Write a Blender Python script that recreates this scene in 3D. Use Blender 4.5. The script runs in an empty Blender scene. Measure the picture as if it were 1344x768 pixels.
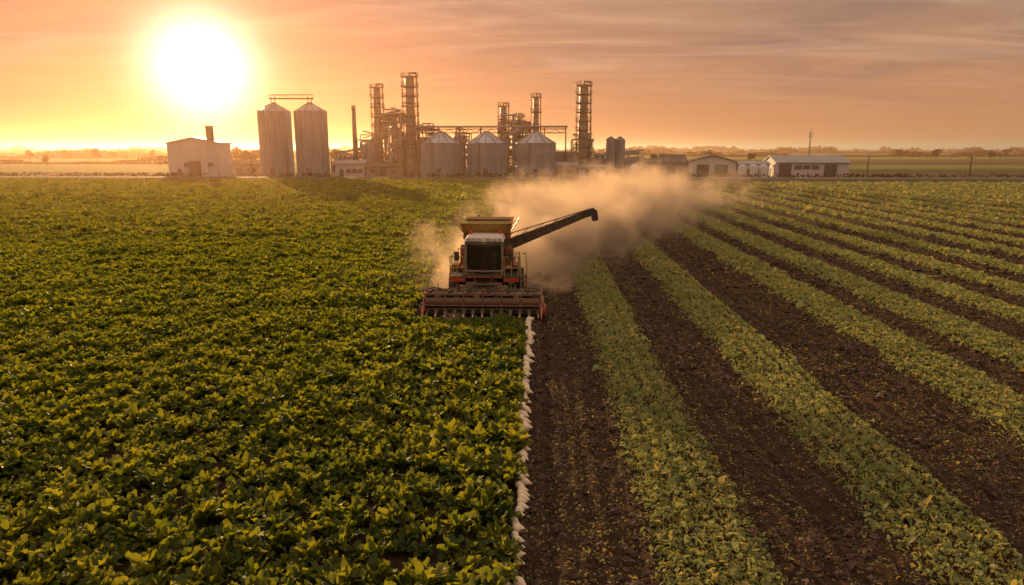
import bpy, math, random
import numpy as np
from mathutils import Vector, Matrix, Euler
random.seed(7); rng=np.random.default_rng(7)
scene=bpy.context.scene
COL=scene.collection
scene.view_settings.view_transform='Standard'
scene.view_settings.look='None'
scene.view_settings.exposure=0

# ---------------------------------------------------------------- node helpers
def newmat(name):
    m=bpy.data.materials.new(name); m.use_nodes=True
    nt=m.node_tree; nt.nodes.clear()
    return m,nt
def N(nt,t,**k):
    n=nt.nodes.new(t)
    for a,b in k.items(): setattr(n,a,b)
    return n
def setin(nt,sock,v):
    if isinstance(v,bpy.types.NodeSocket): nt.links.new(v,sock)
    else: sock.default_value=v
def M(nt,op,a,b=0.0,c=None,clamp=False):
    n=N(nt,'ShaderNodeMath',operation=op,use_clamp=clamp)
    setin(nt,n.inputs[0],a); setin(nt,n.inputs[1],b)
    if c is not None: setin(nt,n.inputs[2],c)
    return n.outputs[0]
def mixc(nt,f,a,b,mode='MIX'):
    n=N(nt,'ShaderNodeMix',data_type='RGBA',blend_type=mode)
    setin(nt,n.inputs[0],f)
    for s,v in ((n.inputs[6],a),(n.inputs[7],b)):
        if isinstance(v,tuple) and len(v)==3: v=(*v,1)
        setin(nt,s,v)
    return n.outputs[2]
def ramp(nt,f,stops,interp='LINEAR'):
    n=N(nt,'ShaderNodeValToRGB'); n.color_ramp.interpolation=interp
    e=n.color_ramp.elements
    while len(e)<len(stops): e.new(0.5)
    for i,(p,c) in enumerate(stops):
        e[i].position=p; e[i].color=(*c,1) if len(c)==3 else c
    setin(nt,n.inputs[0],f); return n.outputs[0]
def noise(nt,vec,scale,detail=4,rough=.6,dist=0):
    n=N(nt,'ShaderNodeTexNoise'); n.inputs['Scale'].default_value=scale
    n.inputs['Detail'].default_value=detail; n.inputs['Roughness'].default_value=rough
    n.inputs['Distortion'].default_value=dist
    if vec is not None: nt.links.new(vec,n.inputs['Vector'])
    return n.outputs[0]
def pmat(name,col,col2=None,rough=.6,metal=0,scale=1.5,bump=0.0,stretch=None,bscale=None):
    m,nt=newmat(name)
    if col2 is None: col2=tuple(c*.6 for c in col)
    tc=N(nt,'ShaderNodeTexCoord').outputs['Object']
    if stretch:
        mp=N(nt,'ShaderNodeMapping'); mp.inputs['Scale'].default_value=stretch
        nt.links.new(tc,mp.inputs[0]); v=mp.outputs[0]
    else: v=tc
    f=noise(nt,v,scale,6,.65)
    f=M(nt,'MULTIPLY_ADD',f,2.2,-.6,True)
    c=mixc(nt,f,col,col2)
    b=N(nt,'ShaderNodeBsdfPrincipled')
    nt.links.new(c,b.inputs['Base Color'])
    r=M(nt,'MULTIPLY_ADD',f,.2,rough-.1,True)
    nt.links.new(r,b.inputs['Roughness'])
    b.inputs['Metallic'].default_value=metal
    if bump:
        bn=N(nt,'ShaderNodeBump'); bn.inputs['Strength'].default_value=bump
        bn.inputs['Distance'].default_value=.05
        nt.links.new(noise(nt,v,bscale or scale*6,5,.7),bn.inputs['Height'])
        nt.links.new(bn.outputs[0],b.inputs['Normal'])
    o=N(nt,'ShaderNodeOutputMaterial'); nt.links.new(b.outputs[0],o.inputs[0])
    return m

# ---------------------------------------------------------------- materials
def leafmat(name,dark,light,yellow,trans=.45,rand='OBJ',rough=.55,yam=.12,tint=(2.6,2.1,.9),spec=.3,psc=.25):
    m,nt=newmat(name)
    if rand=='OBJ': r=N(nt,'ShaderNodeObjectInfo').outputs['Random']
    else: r=N(nt,'ShaderNodeNewGeometry').outputs['Random Per Island']
    geo=N(nt,'ShaderNodeNewGeometry')
    isl=geo.outputs['Random Per Island']
    f=M(nt,'MULTIPLY_ADD',isl,.5,M(nt,'MULTIPLY',r,.5))
    pn=noise(nt,geo.outputs['Position'],psc,4)
    f=M(nt,'ADD',f,M(nt,'MULTIPLY_ADD',pn,1.3,-.65),clamp=True)
    c=mixc(nt,f,dark,light)
    y=M(nt,'GREATER_THAN',isl,1-yam)
    c=mixc(nt,y,c,yellow)
    n2=noise(nt,geo.outputs['Position'],14,3)
    c=mixc(nt,M(nt,'MULTIPLY',n2,.5),c,tuple(x*.6 for x in dark))
    b=N(nt,'ShaderNodeBsdfPrincipled'); nt.links.new(c,b.inputs['Base Color'])
    b.inputs['Roughness'].default_value=rough; b.inputs['Specular IOR Level'].default_value=spec
    t=N(nt,'ShaderNodeBsdfTranslucent')
    tcol=mixc(nt,1.0,c,tint,'MULTIPLY'); nt.links.new(tcol,t.inputs[0])
    bn=N(nt,'ShaderNodeBump'); bn.inputs['Strength'].default_value=.8; bn.inputs['Distance'].default_value=.025
    nt.links.new(noise(nt,geo.outputs['Position'],26,3),bn.inputs['Height'])
    nt.links.new(bn.outputs[0],b.inputs['Normal'])
    mx=N(nt,'ShaderNodeMixShader'); mx.inputs[0].default_value=trans
    nt.links.new(b.outputs[0],mx.inputs[1]); nt.links.new(t.outputs[0],mx.inputs[2])
    o=N(nt,'ShaderNodeOutputMaterial'); nt.links.new(mx.outputs[0],o.inputs[0])
    return m
m_beetleaf=leafmat('beet_leaf',(.040,.078,.014),(.135,.175,.030),(.24,.22,.035),trans=.5,yam=.04,tint=(4.8,3.3,.7),rough=.5,spec=.38,psc=.6)
m_litter=leafmat('cut_leaf',(.24,.29,.11),(.46,.46,.21),(.60,.47,.16),trans=.35,rand='ISL',rough=.6,yam=.2,tint=(1.5,1.45,.9))
m_scrap=leafmat('leaf_scrap',(.20,.24,.075),(.36,.38,.13),(.50,.36,.10),trans=.25,rand='ISL',rough=.7,yam=.22)
m_tree=leafmat('tree_leaf',(.035,.045,.016),(.06,.07,.022),(.09,.065,.02),trans=.3,rand='ISL',rough=.7)
m_bark=pmat('bark',(.09,.06,.04),rough=.9)
m_clod=pmat('soil_clod',(.13,.077,.048),(.055,.032,.021),rough=.95,scale=3)
m_root=pmat('beet_skin',(.88,.74,.55),(.72,.56,.39),rough=.6,scale=9,bump=.2)
m_crown=pmat('beet_crown',(.22,.24,.08),(.2,.13,.06),rough=.7,scale=9)
m_steel=pmat('galvanised_steel',(.38,.43,.50),(.20,.23,.28),rough=.38,metal=.5,scale=.25,stretch=(1,1,.15),bump=.1)
m_steeld=pmat('weathered_steel',(.14,.125,.115),(.07,.06,.052),rough=.55,metal=.4,scale=.5)
m_pipe=pmat('pipe_metal',(.31,.28,.26),(.15,.115,.09),rough=.45,metal=.4,scale=.6)
m_white=pmat('white_cladding',(.70,.68,.68),(.54,.51,.50),rough=.6,scale=.2,stretch=(1,1,.3))
m_tan=pmat('tan_cladding',(.45,.35,.28),(.33,.25,.19),rough=.7,scale=.2)
m_roof=pmat('sheet_roof',(.3,.3,.31),(.2,.19,.19),rough=.4,metal=.3,scale=.3)
m_roofb=pmat('brown_roof',(.16,.1,.07),(.1,.06,.04),rough=.6,scale=.3)
m_door=pmat('dark_door',(.12,.12,.13),(.07,.07,.07),rough=.5)
m_conc=pmat('concrete',(.3,.28,.25),(.2,.18,.16),rough=.85,scale=.6)
m_asph=pmat('asphalt',(.05,.047,.044),(.035,.03,.028),rough=.9,scale=.6,bump=.3)
m_line=pmat('road_paint',(.6,.58,.52),(.35,.33,.3),rough=.7,scale=2)
m_green=pmat('dusty_green_paint',(.12,.125,.04),(.22,.16,.085),rough=.5,scale=1.8)
m_arm=pmat('dark_brown_arm_paint',(.075,.055,.035),(.15,.10,.06),rough=.5,scale=2)
m_red=pmat('dusty_red_paint',(.45,.07,.035),(.28,.12,.07),rough=.5,scale=2.5)
m_rust=pmat('rusty_header_steel',(.22,.085,.05),(.24,.15,.095),rough=.65,metal=.1,scale=3.5,bump=.25)
m_dusty=pmat('dust_covered_steel',(.30,.20,.13),(.14,.085,.055),rough=.85,scale=5,bump=.4)
m_yel=pmat('dusty_yellow_paint',(.5,.36,.07),(.34,.24,.08),rough=.5,scale=2)
m_gold=pmat('dusty_orange_gold_paint',(.55,.33,.07),(.36,.21,.07),rough=.5,scale=2)
m_cream=pmat('dusty_white_paint',(.75,.68,.6),(.55,.45,.35),rough=.5,scale=2)
m_black=pmat('black_steel',(.04,.035,.032),(.12,.08,.06),rough=.6,scale=3)
m_frame=pmat('grey_cab_frame',(.34,.30,.25),(.22,.17,.12),rough=.5,scale=3)
m_tyre=pmat('dusty_rubber',(.03,.027,.024),(.18,.12,.085),rough=.9,scale=4)
m_blade=pmat('worn_bright_steel',(.5,.45,.4),(.25,.18,.14),rough=.35,metal=.7,scale=5)
m_lampred=pmat('red_lens',(.7,.05,.025),(.6,.05,.02),rough=.2)
m_lamp=pmat('lamp_lens',(.8,.72,.6),(.7,.6,.5),rough=.15)
def glassmat():
    m,nt=newmat('cab_glass'); b=N(nt,'ShaderNodeBsdfPrincipled')
    tc=N(nt,'ShaderNodeTexCoord').outputs['Object']
    c=mixc(nt,noise(nt,tc,1.6,5),(.02,.017,.015),(.10,.07,.05)); nt.links.new(c,b.inputs['Base Color'])
    b.inputs['Roughness'].default_value=.06; b.inputs['Specular IOR Level'].default_value=1.0
    t=N(nt,'ShaderNodeBsdfTransparent'); t.inputs[0].default_value=(.75,.7,.62,1)
    mx=N(nt,'ShaderNodeMixShader'); mx.inputs[0].default_value=.45
    nt.links.new(b.outputs[0],mx.inputs[1]); nt.links.new(t.outputs[0],mx.inputs[2])
    o=N(nt,'ShaderNodeOutputMaterial'); nt.links.new(mx.outputs[0],o.inputs[0]); return m
m_glass=glassmat()

# ---------------------------------------------------------------- mesh builder
class MB:
    def __init__(s): s.v=[];s.f=[];s.m=[];s.sm=[];s.mats=[]
    def mi(s,mat):
        if mat not in s.mats: s.mats.append(mat)
        return s.mats.index(mat)
    def add(s,vs,fs,mat,smooth=False):
        o=len(s.v); s.v+= [tuple(v) for v in vs]
        k=s.mi(mat)
        for f in fs: s.f.append([i+o for i in f]); s.m.append(k); s.sm.append(smooth)
    def box(s,lo,hi,mat,rot=None,piv=None):
        x0,y0,z0=lo;x1,y1,z1=hi
        vs=[(x0,y0,z0),(x1,y0,z0),(x1,y1,z0),(x0,y1,z0),(x0,y0,z1),(x1,y0,z1),(x1,y1,z1),(x0,y1,z1)]
        if rot is not None:
            p=Vector(piv or ((x0+x1)/2,(y0+y1)/2,(z0+z1)/2)); R=Euler(rot).to_matrix()
            vs=[tuple(R@(Vector(v)-p)+p) for v in vs]
        s.add(vs,[(0,3,2,1),(4,5,6,7),(0,1,5,4),(1,2,6,5),(2,3,7,6),(3,0,4,7)],mat)
    def hexa(s,vs,mat):
        s.add(vs,[(0,3,2,1),(4,5,6,7),(0,1,5,4),(1,2,6,5),(2,3,7,6),(3,0,4,7)],mat)
    def tube(s,p0,p1,r0,mat,r1=None,n=8,caps=True,smooth=True):
        r1=r0 if r1 is None else r1
        p0=Vector(p0);p1=Vector(p1);d=(p1-p0)
        if d.length<1e-6: return
        d.normalize(); a=d.orthogonal().normalized(); b=d.cross(a)
        vs=[]
        for p,r in((p0,r0),(p1,r1)):
            for i in range(n):
                t=2*math.pi*i/n; vs.append(p+(a*math.cos(t)+b*math.sin(t))*r)
        s.add(vs,[(i,(i+1)%n,n+(i+1)%n,n+i) for i in range(n)],mat,smooth)
        if caps:
            s.add(vs[:n],[tuple(range(n))[::-1]],mat); s.add(vs[n:],[tuple(range(n))],mat)
    def beam(s,p0,p1,w,mat):
        s.tube(p0,p1,w*.7,mat,n=4,smooth=False)
    def path(s,pts,r,mat,n=6):
        for a,b in zip(pts[:-1],pts[1:]): s.tube(a,b,r,mat,n=n)
    def lathe(s,c,prof,mat,n=24,smooth=True,rib=0.0,axis='Z'):
        vs=[];k=len(prof)
        for (r,z) in prof:
            for i in range(n):
                t=2*math.pi*i/n; rr=r*(1+(rib if i%2 else 0))
                x,y=rr*math.cos(t),rr*math.sin(t)
                if axis=='Z': vs.append((c[0]+x,c[1]+y,c[2]+z))
                elif axis=='X': vs.append((c[0]+z,c[1]+x,c[2]+y))
                else: vs.append((c[0]+x,c[1]+z,c[2]+y))
        fs=[(j*n+i,j*n+(i+1)%n,(j+1)*n+(i+1)%n,(j+1)*n+i) for j in range(k-1) for i in range(n)]
        s.add(vs,fs,mat,smooth)
    def prism(s,poly,x0,x1,mat):  # poly in (y,z), extruded in x
        n=len(poly)
        vs=[(x0,y,z) for y,z in poly]+[(x1,y,z) for y,z in poly]
        s.add(vs,[tuple(range(n))[::-1],tuple(range(n,2*n))]+[(i,(i+1)%n,n+(i+1)%n,n+i) for i in range(n)],mat)
    def build(s,name,parent=None,loc=(0,0,0),bevel=0,label=None,cat=None,group=None,kind=None):
        me=bpy.data.meshes.new(name); me.from_pydata(s.v,[],s.f)
        for m in s.mats: me.materials.append(m)
        me.polygons.foreach_set('material_index',s.m); me.polygons.foreach_set('use_smooth',s.sm)
        me.update()
        o=bpy.data.objects.new(name,me); COL.objects.link(o); o.location=loc
        if parent: o.parent=parent
        if bevel:
            b=o.modifiers.new('bevel','BEVEL'); b.width=bevel; b.segments=2; b.limit_method='ANGLE'
        if label: o['label']=label
        if cat: o['category']=cat
        if group: o['group']=group
        if kind: o['kind']=kind
        return o
def thing(name,label,cat,loc,group=None):
    e=bpy.data.objects.new(name,None); e.empty_display_size=.5; COL.objects.link(e); e.location=loc
    e['label']=label; e['category']=cat
    if group: e['group']=group
    return e
def npmesh(name,V,F,mat,smooth=False,label=None,cat=None,kind=None,midx=None,mats=None):
    me=bpy.data.meshes.new(name)
    V=np.asarray(V,dtype=np.float32);F=np.asarray(F,dtype=np.int32)
    me.vertices.add(len(V)); me.vertices.foreach_set('co',V.ravel())
    k=F.shape[1]
    me.loops.add(F.size); me.loops.foreach_set('vertex_index',F.ravel())
    me.polygons.add(len(F)); me.polygons.foreach_set('loop_start',np.arange(0,F.size,k,dtype=np.int32))
    me.polygons.foreach_set('loop_total',np.full(len(F),k,dtype=np.int32))
    me.polygons.foreach_set('use_smooth',np.full(len(F),smooth))
    for m in (mats or [mat]): me.materials.append(m)
    me.update(calc_edges=True); me.validate()
    o=bpy.data.objects.new(name,me); COL.objects.link(o)
    if label:o['label']=label
    if cat:o['category']=cat
    if kind:o['kind']=kind
    return o
def scatter(variants,pos,scale,tilt=.3,yaw=None,aniso=None):
    """merge many copies of small base meshes (numpy)"""
    Vs=[];Fs=[];off=0
    idx=rng.integers(0,len(variants),len(pos))
    for k,(bv,bf) in enumerate(variants):
        s=idx==k; P=pos[s]; S=scale[s]; n=len(P)
        if n==0: continue
        th=rng.uniform(0,2*np.pi,n) if yaw is None else yaw[s]
        ax=rng.normal(0,tilt,n); ay=rng.normal(0,tilt,n)
        c,sn=np.cos(th),np.sin(th)
        B=np.asarray(bv)[None]*S[:,None,None]
        x,y,z=B[...,0],B[...,1],B[...,2]
        y2=y*np.cos(ax)[:,None]-z*np.sin(ax)[:,None]; z2=y*np.sin(ax)[:,None]+z*np.cos(ax)[:,None]
        x2=x*np.cos(ay)[:,None]+z2*np.sin(ay)[:,None]; z3=-x*np.sin(ay)[:,None]+z2*np.cos(ay)[:,None]
        X=x2*c[:,None]-y2*sn[:,None]+P[:,0:1]; Y=x2*sn[:,None]+y2*c[:,None]+P[:,1:2]; Z=z3+P[:,2:3]
        V=np.stack([X,Y,Z],-1).reshape(-1,3)
        F=(np.asarray(bf)[None]+(np.arange(n)*len(bv))[:,None,None]).reshape(-1,np.asarray(bf).shape[1])+off
        Vs.append(V);Fs.append(F);off+=len(V)
    return np.concatenate(Vs),np.concatenate(Fs)
_tab=rng.random((256,256))
def vn(x,y):
    xi=np.floor(x).astype(int);yi=np.floor(y).astype(int);fx=x-xi;fy=y-yi
    fx=fx*fx*(3-2*fx);fy=fy*fy*(3-2*fy)
    a=_tab[xi%256,yi%256];b=_tab[(xi+1)%256,yi%256];c=_tab[xi%256,(yi+1)%256];d=_tab[(xi+1)%256,(yi+1)%256]
    return (a*(1-fx)+b*fx)*(1-fy)+(c*(1-fx)+d*fx)*fy-.5

# ---------------------------------------------------------------- camera
cam=bpy.data.cameras.new('camera'); co=bpy.data.objects.new('camera',cam); COL.objects.link(co)
cam.sensor_width=36; cam.lens=24; cam.clip_end=12000; cam.clip_start=.1
co.location=(0,0,8)
YAW=math.radians(2.1); PITCH=math.radians(11.91)
co.rotation_euler=(math.pi/2-PITCH,0,YAW)
scene.camera=co

# ---------------------------------------------------------------- light
SAZ=math.radians(25.6); SEL=math.radians(5.8); LEL=math.radians(10.0)
sd=Vector((-math.sin(SAZ)*math.cos(SEL),math.cos(SAZ)*math.cos(SEL),math.sin(SEL)))
ld_=Vector((-math.sin(SAZ)*math.cos(LEL),math.cos(SAZ)*math.cos(LEL),math.sin(LEL)))
sl=bpy.data.lights.new('sun','SUN'); sl.energy=5; sl.angle=math.radians(.6); sl.color=(1,.60,.27)
so=bpy.data.objects.new('sun',sl); COL.objects.link(so); so.rotation_euler=ld_.to_track_quat('Z','Y').to_euler()
so.location=sd*300
w=bpy.data.worlds.new('World'); scene.world=w; w.use_nodes=True; nt=w.node_tree; nt.nodes.clear()
tc=N(nt,'ShaderNodeTexCoord').outputs['Generated']
nrm=N(nt,'ShaderNodeVectorMath',operation='NORMALIZE'); nt.links.new(tc,nrm.inputs[0]); D=nrm.outputs[0]
dt=N(nt,'ShaderNodeVectorMath',operation='DOT_PRODUCT'); nt.links.new(D,dt.inputs[0]); dt.inputs[1].default_value=sd
ang=M(nt,'MULTIPLY',M(nt,'ARCCOSINE',M(nt,'MINIMUM',dt.outputs['Value'],.99999)),57.2958)
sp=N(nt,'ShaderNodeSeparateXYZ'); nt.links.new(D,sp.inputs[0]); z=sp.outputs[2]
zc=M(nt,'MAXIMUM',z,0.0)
base=ramp(nt,zc,[(0,(.58,.24,.105)),(.06,(.54,.25,.12)),(.13,(.45,.245,.14)),(.21,(.38,.235,.155)),(.4,(.74,.53,.38)),(1,(1.05,.84,.65))])  # top stops, above the camera's view, brightened as added fill light
zz=M(nt,'ADD',zc,.11)
cx=M(nt,'DIVIDE',sp.outputs[0],zz); cy=M(nt,'DIVIDE',sp.outputs[1],zz)
cb=N(nt,'ShaderNodeCombineXYZ'); nt.links.new(cx,cb.inputs[0]); nt.links.new(cy,cb.inputs[1])
mp=N(nt,'ShaderNodeMapping'); nt.links.new(cb.outputs[0],mp.inputs[0]); mp.inputs['Rotation'].default_value=(0,0,math.radians(38)); mp.inputs['Scale'].default_value=(.45,.85,1)
c1=noise(nt,mp.outputs[0],1.0,7,.58,1.2)
c1=M(nt,'MULTIPLY_ADD',c1,4.4,-1.85,True)
mp2=N(nt,'ShaderNodeMapping'); nt.links.new(cb.outputs[0],mp2.inputs[0]); mp2.inputs['Rotation'].default_value=(0,0,math.radians(-48)); mp2.inputs['Scale'].default_value=(.5,1.7,1); mp2.inputs['Location'].default_value=(3,1,0)
c2=M(nt,'MULTIPLY_ADD',noise(nt,mp2.outputs[0],1.1,8,.6,1.6),4.6,-2.1,True)
elevw=M(nt,'MULTIPLY_ADD',zc,10.0,-.25,True)
base=mixc(nt,M(nt,'MULTIPLY',M(nt,'MULTIPLY',c1,.75),elevw),base,(.25,.165,.135))
base=mixc(nt,M(nt,'MULTIPLY',M(nt,'MULTIPLY',c2,.5),elevw),base,(.66,.40,.25))
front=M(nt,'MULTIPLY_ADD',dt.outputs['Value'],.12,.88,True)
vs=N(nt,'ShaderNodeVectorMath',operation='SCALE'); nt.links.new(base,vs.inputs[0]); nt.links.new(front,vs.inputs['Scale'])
def glow(a_scale,col,amp):
    e=M(nt,'MULTIPLY',M(nt,'EXPONENT',M(nt,'DIVIDE',ang,-a_scale)),amp)
    v=N(nt,'ShaderNodeVectorMath',operation='SCALE'); v.inputs[0].default_value=col; nt.links.new(e,v.inputs['Scale']); return v.outputs[0]
def vadd(a,b):
    v=N(nt,'ShaderNodeVectorMath',operation='ADD'); nt.links.new(a,v.inputs[0]); nt.links.new(b,v.inputs[1]); return v.outputs[0]
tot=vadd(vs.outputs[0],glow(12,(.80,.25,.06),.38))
tot=vadd(tot,glow(3.2,(1.0,.50,.22),1.15))
a2=M(nt,'DIVIDE',ang,3.0)
core=M(nt,'EXPONENT',M(nt,'MULTIPLY',M(nt,'MULTIPLY',a2,a2),-1.0))
cv=N(nt,'ShaderNodeVectorMath',operation='SCALE'); cv.inputs[0].default_value=(2.4,2.0,1.6); nt.links.new(core,cv.inputs['Scale'])
tot=vadd(tot,cv.outputs[0])
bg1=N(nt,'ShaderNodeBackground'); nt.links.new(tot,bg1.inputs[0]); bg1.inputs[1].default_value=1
sky=N(nt,'ShaderNodeTexSky',sky_type='NISHITA'); sky.sun_disc=False; sky.sun_elevation=SEL; sky.sun_rotation=-SAZ; sky.dust_density=2; sky.air_density=1.2
bg2=N(nt,'ShaderNodeBackground'); nt.links.new(mixc(nt,1.0,sky.outputs[0],(.2,.08,.08),'MULTIPLY'),bg2.inputs[0]); bg2.inputs[1].default_value=.05
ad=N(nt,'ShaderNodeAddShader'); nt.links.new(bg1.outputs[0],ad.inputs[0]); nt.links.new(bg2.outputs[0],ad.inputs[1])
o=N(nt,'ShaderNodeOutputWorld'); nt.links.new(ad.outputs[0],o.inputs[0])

# ---------------------------------------------------------------- ground
STRIPS=[(2.45,4.6),(7.4,9.7),(13.5,15.9),(17.8,20.1),(22.4,24.4),(26.6,28.6),(31.2,33.2)]
x=36.0
while x<150: STRIPS.append((x,x+2.1)); x+=4.8
YEND=166
def strip_w(X):
    r=np.zeros_like(X)
    for a,b in STRIPS: r=np.maximum(r,np.clip(np.minimum(X-a,b-X)/.35+.3,0,1))
    return r
def gz_(X,Y):
    zz=vn(X*1.1,Y*1.1)*.06+vn(X*3+9,Y*2.2)*.09+vn(X*9+3,Y*8)*.08
    rut=np.zeros_like(X)
    for c in (.35,1.9): rut-=.10*np.exp(-((X-c)/.2)**2); rut+=.05*np.exp(-((X-c-.38)/.12)**2)
    for a,b in STRIPS[1:]:
        rut-=.09*np.exp(-((X-(a-1.1))/.2)**2); rut-=.09*np.exp(-((X-(b+.9))/.2)**2)
    rows=np.sin(X*2*np.pi/.45)*.04
    soil=np.clip((X+.5)/.3,0,1); soil=np.maximum(soil,((Y>33)&(X>-5.8)).astype(float))
    damp=np.clip((YEND+2-Y)/10,0,1)
    return (zz+rut+rows+strip_w(X)*.07)*soil*damp*(np.abs(X)<120)
xs=np.concatenate([[-6000,-3000,-1500,-800,-400,-250,-160],np.arange(-120,-8,4),np.arange(-8,-.8,.3),np.arange(-.8,20,.07),np.arange(20,50,.25),np.arange(50,124,1),[160,250,400,800,1500,3000,6000]])
ys=np.concatenate([[-300,-100,-40,-10,0,5],np.arange(8,34,.09),np.arange(34,70,.25),np.arange(70,180,1.0),[180,190,200,220,250,300,400,600,900,1400,2200,4000,8000]])
X,Y=np.meshgrid(xs,ys); Z=gz_(X,Y)
V=np.stack([X,Y,Z],-1).reshape(-1,3); nx=len(xs); ny=len(ys)
i=np.arange(ny-1)[:,None]*nx+np.arange(nx-1)[None]
F=np.stack([i,i+1,i+nx+1,i+nx],-1).reshape(-1,4)
m,nt=newmat('ground_soil')
geo=N(nt,'ShaderNodeNewGeometry'); P=geo.outputs['Position']
sp=N(nt,'ShaderNodeSeparateXYZ'); nt.links.new(P,sp.inputs[0])
n1=noise(nt,P,.6,8,.7); n2=noise(nt,P,9,6,.7); n3=noise(nt,P,45,3,.7)
f=M(nt,'MULTIPLY_ADD',M(nt,'ADD',M(nt,'MULTIPLY',n1,.35),M(nt,'MULTIPLY',n2,.65)),3.6,-1.3,True)
soil=mixc(nt,f,(.040,.023,.015),(.125,.073,.044))
soil=mixc(nt,M(nt,'MULTIPLY_ADD',n3,3,-1.8,True),soil,(.17,.108,.066))
vo=N(nt,'ShaderNodeTexVoronoi'); vo.inputs['Scale'].default_value=1; 
mpv=N(nt,'ShaderNodeMapping'); mpv.inputs['Scale'].default_value=(.0028,.011,1); mpv.inputs['Rotation'].default_value=(0,0,.12); nt.links.new(P,mpv.inputs[0]); nt.links.new(mpv.outputs[0],vo.inputs['Vector'])
sv=N(nt,'ShaderNodeSeparateColor'); nt.links.new(vo.outputs['Color'],sv.inputs[0])
patch=ramp(nt,sv.outputs[0],[(0,(.20,.25,.055)),(.25,(.09,.065,.035)),(.45,(.27,.27,.07)),(.6,(.09,.12,.03)),(.8,(.17,.10,.055))],'CONSTANT')
patch=mixc(nt,M(nt,'MULTIPLY',noise(nt,P,.05,5),.6),patch,(.055,.045,.022))
yard=mixc(nt,noise(nt,P,.15,6),(.06,.055,.03),(.15,.12,.07))
near=M(nt,'GREATER_THAN',M(nt,'ADD',sp.outputs[1],M(nt,'MULTIPLY',noise(nt,P,.3,2),3)),YEND+1)
far=M(nt,'GREATER_THAN',sp.outputs[1],236)
c=mixc(nt,near,soil,yard); c=mixc(nt,far,c,patch)
b=N(nt,'ShaderNodeBsdfPrincipled'); nt.links.new(c,b.inputs['Base Color']); b.inputs['Roughness'].default_value=.95; b.inputs['Specular IOR Level'].default_value=.1
bn=N(nt,'ShaderNodeBump'); bn.inputs['Strength'].default_value=1; bn.inputs['Distance'].default_value=.13
nt.links.new(M(nt,'ADD',M(nt,'MULTIPLY',n2,1.0),M(nt,'MULTIPLY',n3,.4)),bn.inputs['Height']); nt.links.new(bn.outputs[0],b.inputs['Normal'])
o=N(nt,'ShaderNodeOutputMaterial'); nt.links.new(b.outputs[0],o.inputs[0])
npmesh('ground',V,F,m,True,'dark brown harvested soil and surrounding farmland','ground','structure')

mb=MB(); m_bank=pmat('bank_grass',(.05,.05,.02),(.09,.07,.035),rough=.95,scale=.8,bump=.6)
mb.prism([(168,-.3),(172,.75),(181,.75),(185,-.3)],-900,900,m_bank)
mb.build('terrain',kind='structure',label='low dark grassy bank carrying the road')
mb=MB(); mb.box((-900,173,.7),(900,180,.756),m_asph); mb.build('road',kind='structure',label='narrow asphalt road along the field edge')
mb=MB()
for k in range(-60,60): mb.box((k*8,176.4,.757),(k*8+3,176.55,.761),m_line)
mb.build('road_marking',kind='structure',label='dashed white centre line on the road')

# ---------------------------------------------------------------- beet plants
def leaf(rg,L,W,p0,bend,az,tw):
    rows=9; cols=5; V=[];F=[]
    x=0.01;z=0.0;ph=p0
    pts=[]
    for i in range(rows+1):
        t=i/rows
        pts.append((x,z,ph,t)); ph=p0-bend*t*t*1.2
        x+=math.cos(ph)*L/rows; z+=math.sin(ph)*L/rows
    ph1=rg.uniform(0,6); fr=rg.uniform(15,24); am=rg.uniform(.35,.6)
    for (x,z,ph,t) in pts:
        if t<.3: w=.012+.01*t
        else:
            u=(t-.3)/.7; w=W*(.30+.80*max(0,math.sin(math.pi*min(1,.10+.80*u**.9)))**.5)
            if u>.98: w=W*.55
        for j in range(cols):
            s=(j-2)/2
            rz=abs(s)*w*.28+(am*w*math.sin(fr*t+ph1+(2.1 if s>0 else 0)) if abs(s)==1 else 0)
            if t>.3 and abs(s)<1: rz+=rg.uniform(-.26,.26)*w
            sx=s*w*(1+ (.22*math.sin(fr*1.7*t+ph1) if abs(s)==1 else 0))
            dx=-math.sin(ph)*rz; dz=math.cos(ph)*rz
            if t==1:
                e_=w*(.55 if s==0 else (.38 if abs(s)<1 else -.1)); dx+=math.cos(ph)*e_; dz+=math.sin(ph)*e_
            px=x+dx; py=sx*math.cos(tw*t); pz=z+dz+sx*math.sin(tw*t)
            V.append((px*math.cos(az)-py*math.sin(az),px*math.sin(az)+py*math.cos(az),pz))
    n=len(pts)
    for i in range(n-1):
        for j in range(cols-1):
            a=i*cols+j; F.append((a,a+1,a+cols+1,a+cols))
    return V,F
plantmeshes=[]
for k in range(12):
    rg=random.Random(100+k); V=[];F=[]
    nl=rg.randint(16,22)
    for i in range(nl):
        az=i*2.4+rg.uniform(-.5,.5); inner=i/nl
        v,f=leaf(rg,rg.uniform(.28,.50)*(1-.05*inner),rg.uniform(.055,.082),math.radians(58+34*inner+rg.uniform(-12,9)),math.radians(rg.uniform(30,110)*(1-.4*inner)),az,rg.uniform(-1.2,1.2))
        o_=len(V); V+=v; F+=[tuple(q+o_ for q in g) for g in f]
    me=bpy.data.meshes.new('beet_plant'); me.from_pydata(V,[],F); me.materials.append(m_beetleaf)
    me.polygons.foreach_set('use_smooth',[True]*len(F)); me.update(); plantmeshes.append(me)
NV=len(plantmeshes)
pts=[]
def rowfill(y0,y1,dx,dy,scl,xr):
    x=xr-.2
    xmin=-.80*y1-6
    while x>xmin:
        yy=max(y0,(-x-7)/.80)
        k=int(max(0,(y1-yy))/dy)
        if k>0:
            Yp=yy+np.arange(k)*dy+rng.uniform(-.4,.4,k)*dy
            Xp=x+rng.normal(0,.17,k)*dx
            S=scl*rng.uniform(.66,1.32,k)
            for a,b_,c_ in zip(Xp,Yp,S): pts.append((a,b_,c_))
        x-=dx
rowfill(8.5,33,.46,.41,1.10,-.5)
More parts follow.
